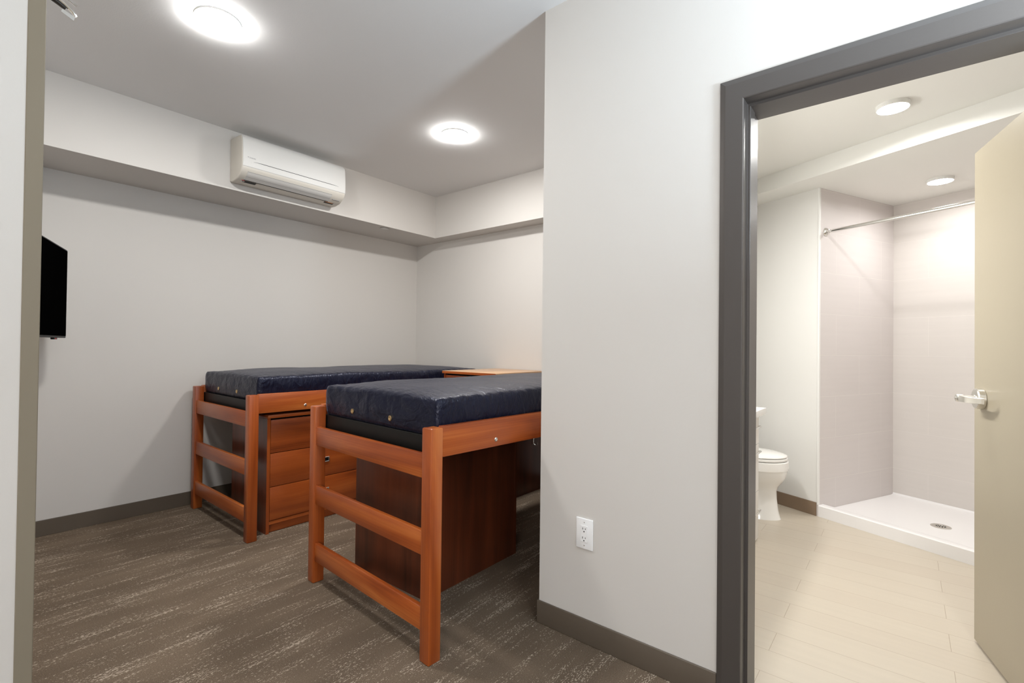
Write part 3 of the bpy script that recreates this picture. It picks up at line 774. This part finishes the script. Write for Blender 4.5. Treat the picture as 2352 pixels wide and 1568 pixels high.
obj('drain_holes', bm, 'black', dr)

rod = thing('curtain_rod', 'chrome shower curtain rod spanning the shower opening', 'curtain rod', tuple(tn(SH_S, SH_C + 0.077, 2.133)), 0)
bm = bmesh.new(); cyl(bm, tuple(T * -0.006), tuple(T * (-SW + 0.006)), 0.0127, n=28); obj('rod', bm, 'chrome', rod, smooth=True)
for s in (0, 1):
    oo = T * (0 if s == 0 else -SW); ax = -T if s == 0 else T
    bm = lathe(bmesh.new(), [(0, 0), (0.031, 0), (0.033, 0.003), (0.030, 0.010), (0.020, 0.018), (0.0165, 0.022), (0.0165, 0.030), (0.013, 0.031)], oo, ax, 36)
    obj('flange', bm, 'chrome', rod, smooth=True)

# ------------------------------------------------------------------ vanity with counter
va = thing('vanity_cabinet', 'white drawer vanity just inside the bathroom doorway, seen edge on', 'cabinet', (2.16, 0.745, 0.001), 0)
VX = 1.338                # far end at x = 3.498
obj('body', box(0.0, VX, 0.020, 0.415, 0.0, 0.819), 'vanity', va)
for k, (xa, xb) in enumerate(((0.90, VX), (0.002, 0.896))):
    for (a, b_) in ((0.628, 0.815), (0.322, 0.624), (0.012, 0.318)):
        dd = obj('drawer', box(xa + 0.002, xb, 0.0, 0.020, a, b_, 0.0015, 1), 'vanity', va)
        zc = b_ - (0.075 if a > 0.6 else 0.045)
        if a < 0.1: zc = 0.200
        xc0, xc1 = (xa + xb) / 2 - 0.07, (xa + xb) / 2 + 0.07
        if k == 0: xc0, xc1 = VX - 0.16, VX - 0.02
        bm = bmesh.new()
        tube(bm, [(xc0, 0.0, zc), (xc0, -0.015, zc), (xc0 + 0.006, -0.019, zc), (xc1 - 0.006, -0.019, zc), (xc1, -0.015, zc), (xc1, 0.0, zc)], 0.0055, 10)
        obj('pull', bm, 'chrome', dd, smooth=True)
bm = bx(bmesh.new(), 2.13, 3.525, 0.707, 1.169, 0.8205, 0.860, 0.002, 2)
tag(obj('vanity_counter', bm, 'counter', smooth=True), 'white countertop slab on the vanity, its corner showing past the door frame', 'countertop')

# ------------------------------------------------------------------ toilet (axis along y, front at low y)
tl = thing('toilet', 'white elongated toilet beyond the vanity, lid closed', 'toilet', (4.02, 0.66, 0.001), 0)
def egg(cx, yf, yb, hw, z, n=40, pinch=1.0):
    """egg outline: round nose at yf, flatter back at yb"""
    pts = []; yc = yf + (yb - yf) * 0.46
    for k in range(n):
        a = 2 * math.pi * k / n; sx = math.sin(a); cy = -math.cos(a)
        ry = (yc - yf) if cy < 0 else (yb - yc)
        x = hw * sx * (1 if cy < 0 else (1 - 0.12 * cy * cy))
        pts.append((cx + x, yc + ry * cy, z))
    return pts
bm = loft(bmesh.new(), [egg(0, 0.045, 0.56, 0.118, 0.0), egg(0, 0.050, 0.56, 0.116, 0.012), egg(0, 0.062, 0.56, 0.104, 0.06), egg(0, 0.072, 0.55, 0.096, 0.14),
     egg(0, 0.074, 0.54, 0.098, 0.20), egg(0, 0.062, 0.53, 0.112, 0.235), egg(0, 0.036, 0.52, 0.142, 0.268), egg(0, 0.016, 0.51, 0.165, 0.305), egg(0, 0.005, 0.50, 0.178, 0.345),
     egg(0, 0.002, 0.50, 0.181, 0.358), egg(0, -0.003, 0.50, 0.186, 0.364), egg(0, -0.005, 0.50, 0.188, 0.385), egg(0, -0.003, 0.50, 0.186, 0.422), egg(0, 0.004, 0.49, 0.178, 0.427)])
obj('bowl', bm, 'ceramic', tl, smooth=True)
bm = loft(bmesh.new(), [egg(0, 0.008, 0.47, 0.178, 0.431), egg(0, 0.003, 0.47, 0.183, 0.434), egg(0, 0.003, 0.47, 0.183, 0.447), egg(0, 0.008, 0.47, 0.178, 0.450)])
obj('seat', bm, 'ceramic', tl, smooth=True)
bm = loft(bmesh.new(), [egg(0, 0.009, 0.47, 0.177, 0.455), egg(0, 0.006, 0.47, 0.180, 0.458), egg(0, 0.008, 0.47, 0.178, 0.464), egg(0, 0.035, 0.46, 0.158, 0.474), egg(0, 0.09, 0.43, 0.12, 0.482), egg(0, 0.16, 0.36, 0.06, 0.486)])
obj('lid', bm, 'ceramic', tl, smooth=True)
bm = bx(bmesh.new(), -0.16, 0.16, 0.42, 0.60, 0.30, 0.425, 0.015, 3); obj('rear_deck', bm, 'ceramic', tl, smooth=True)
bm = bx(bmesh.new(), -0.21, 0.21, 0.54, 0.735, 0.41, 0.76, 0.02, 4); tk = obj('tank', bm, 'ceramic', tl, smooth=True)
bm = bx(bmesh.new(), -0.22, 0.22, 0.528, 0.738, 0.761, 0.80, 0.010, 3); obj('tank_lid', bm, 'ceramic', tl, smooth=True)
bm = tube(bmesh.new(), [(-0.15, 0.54, 0.69), (-0.15, 0.522, 0.69), (-0.12, 0.518, 0.688), (-0.085, 0.518, 0.680)], [0.009, 0.008, 0.006, 0.006], 10); obj('flush_lever', bm, 'chrome', tk, smooth=True)
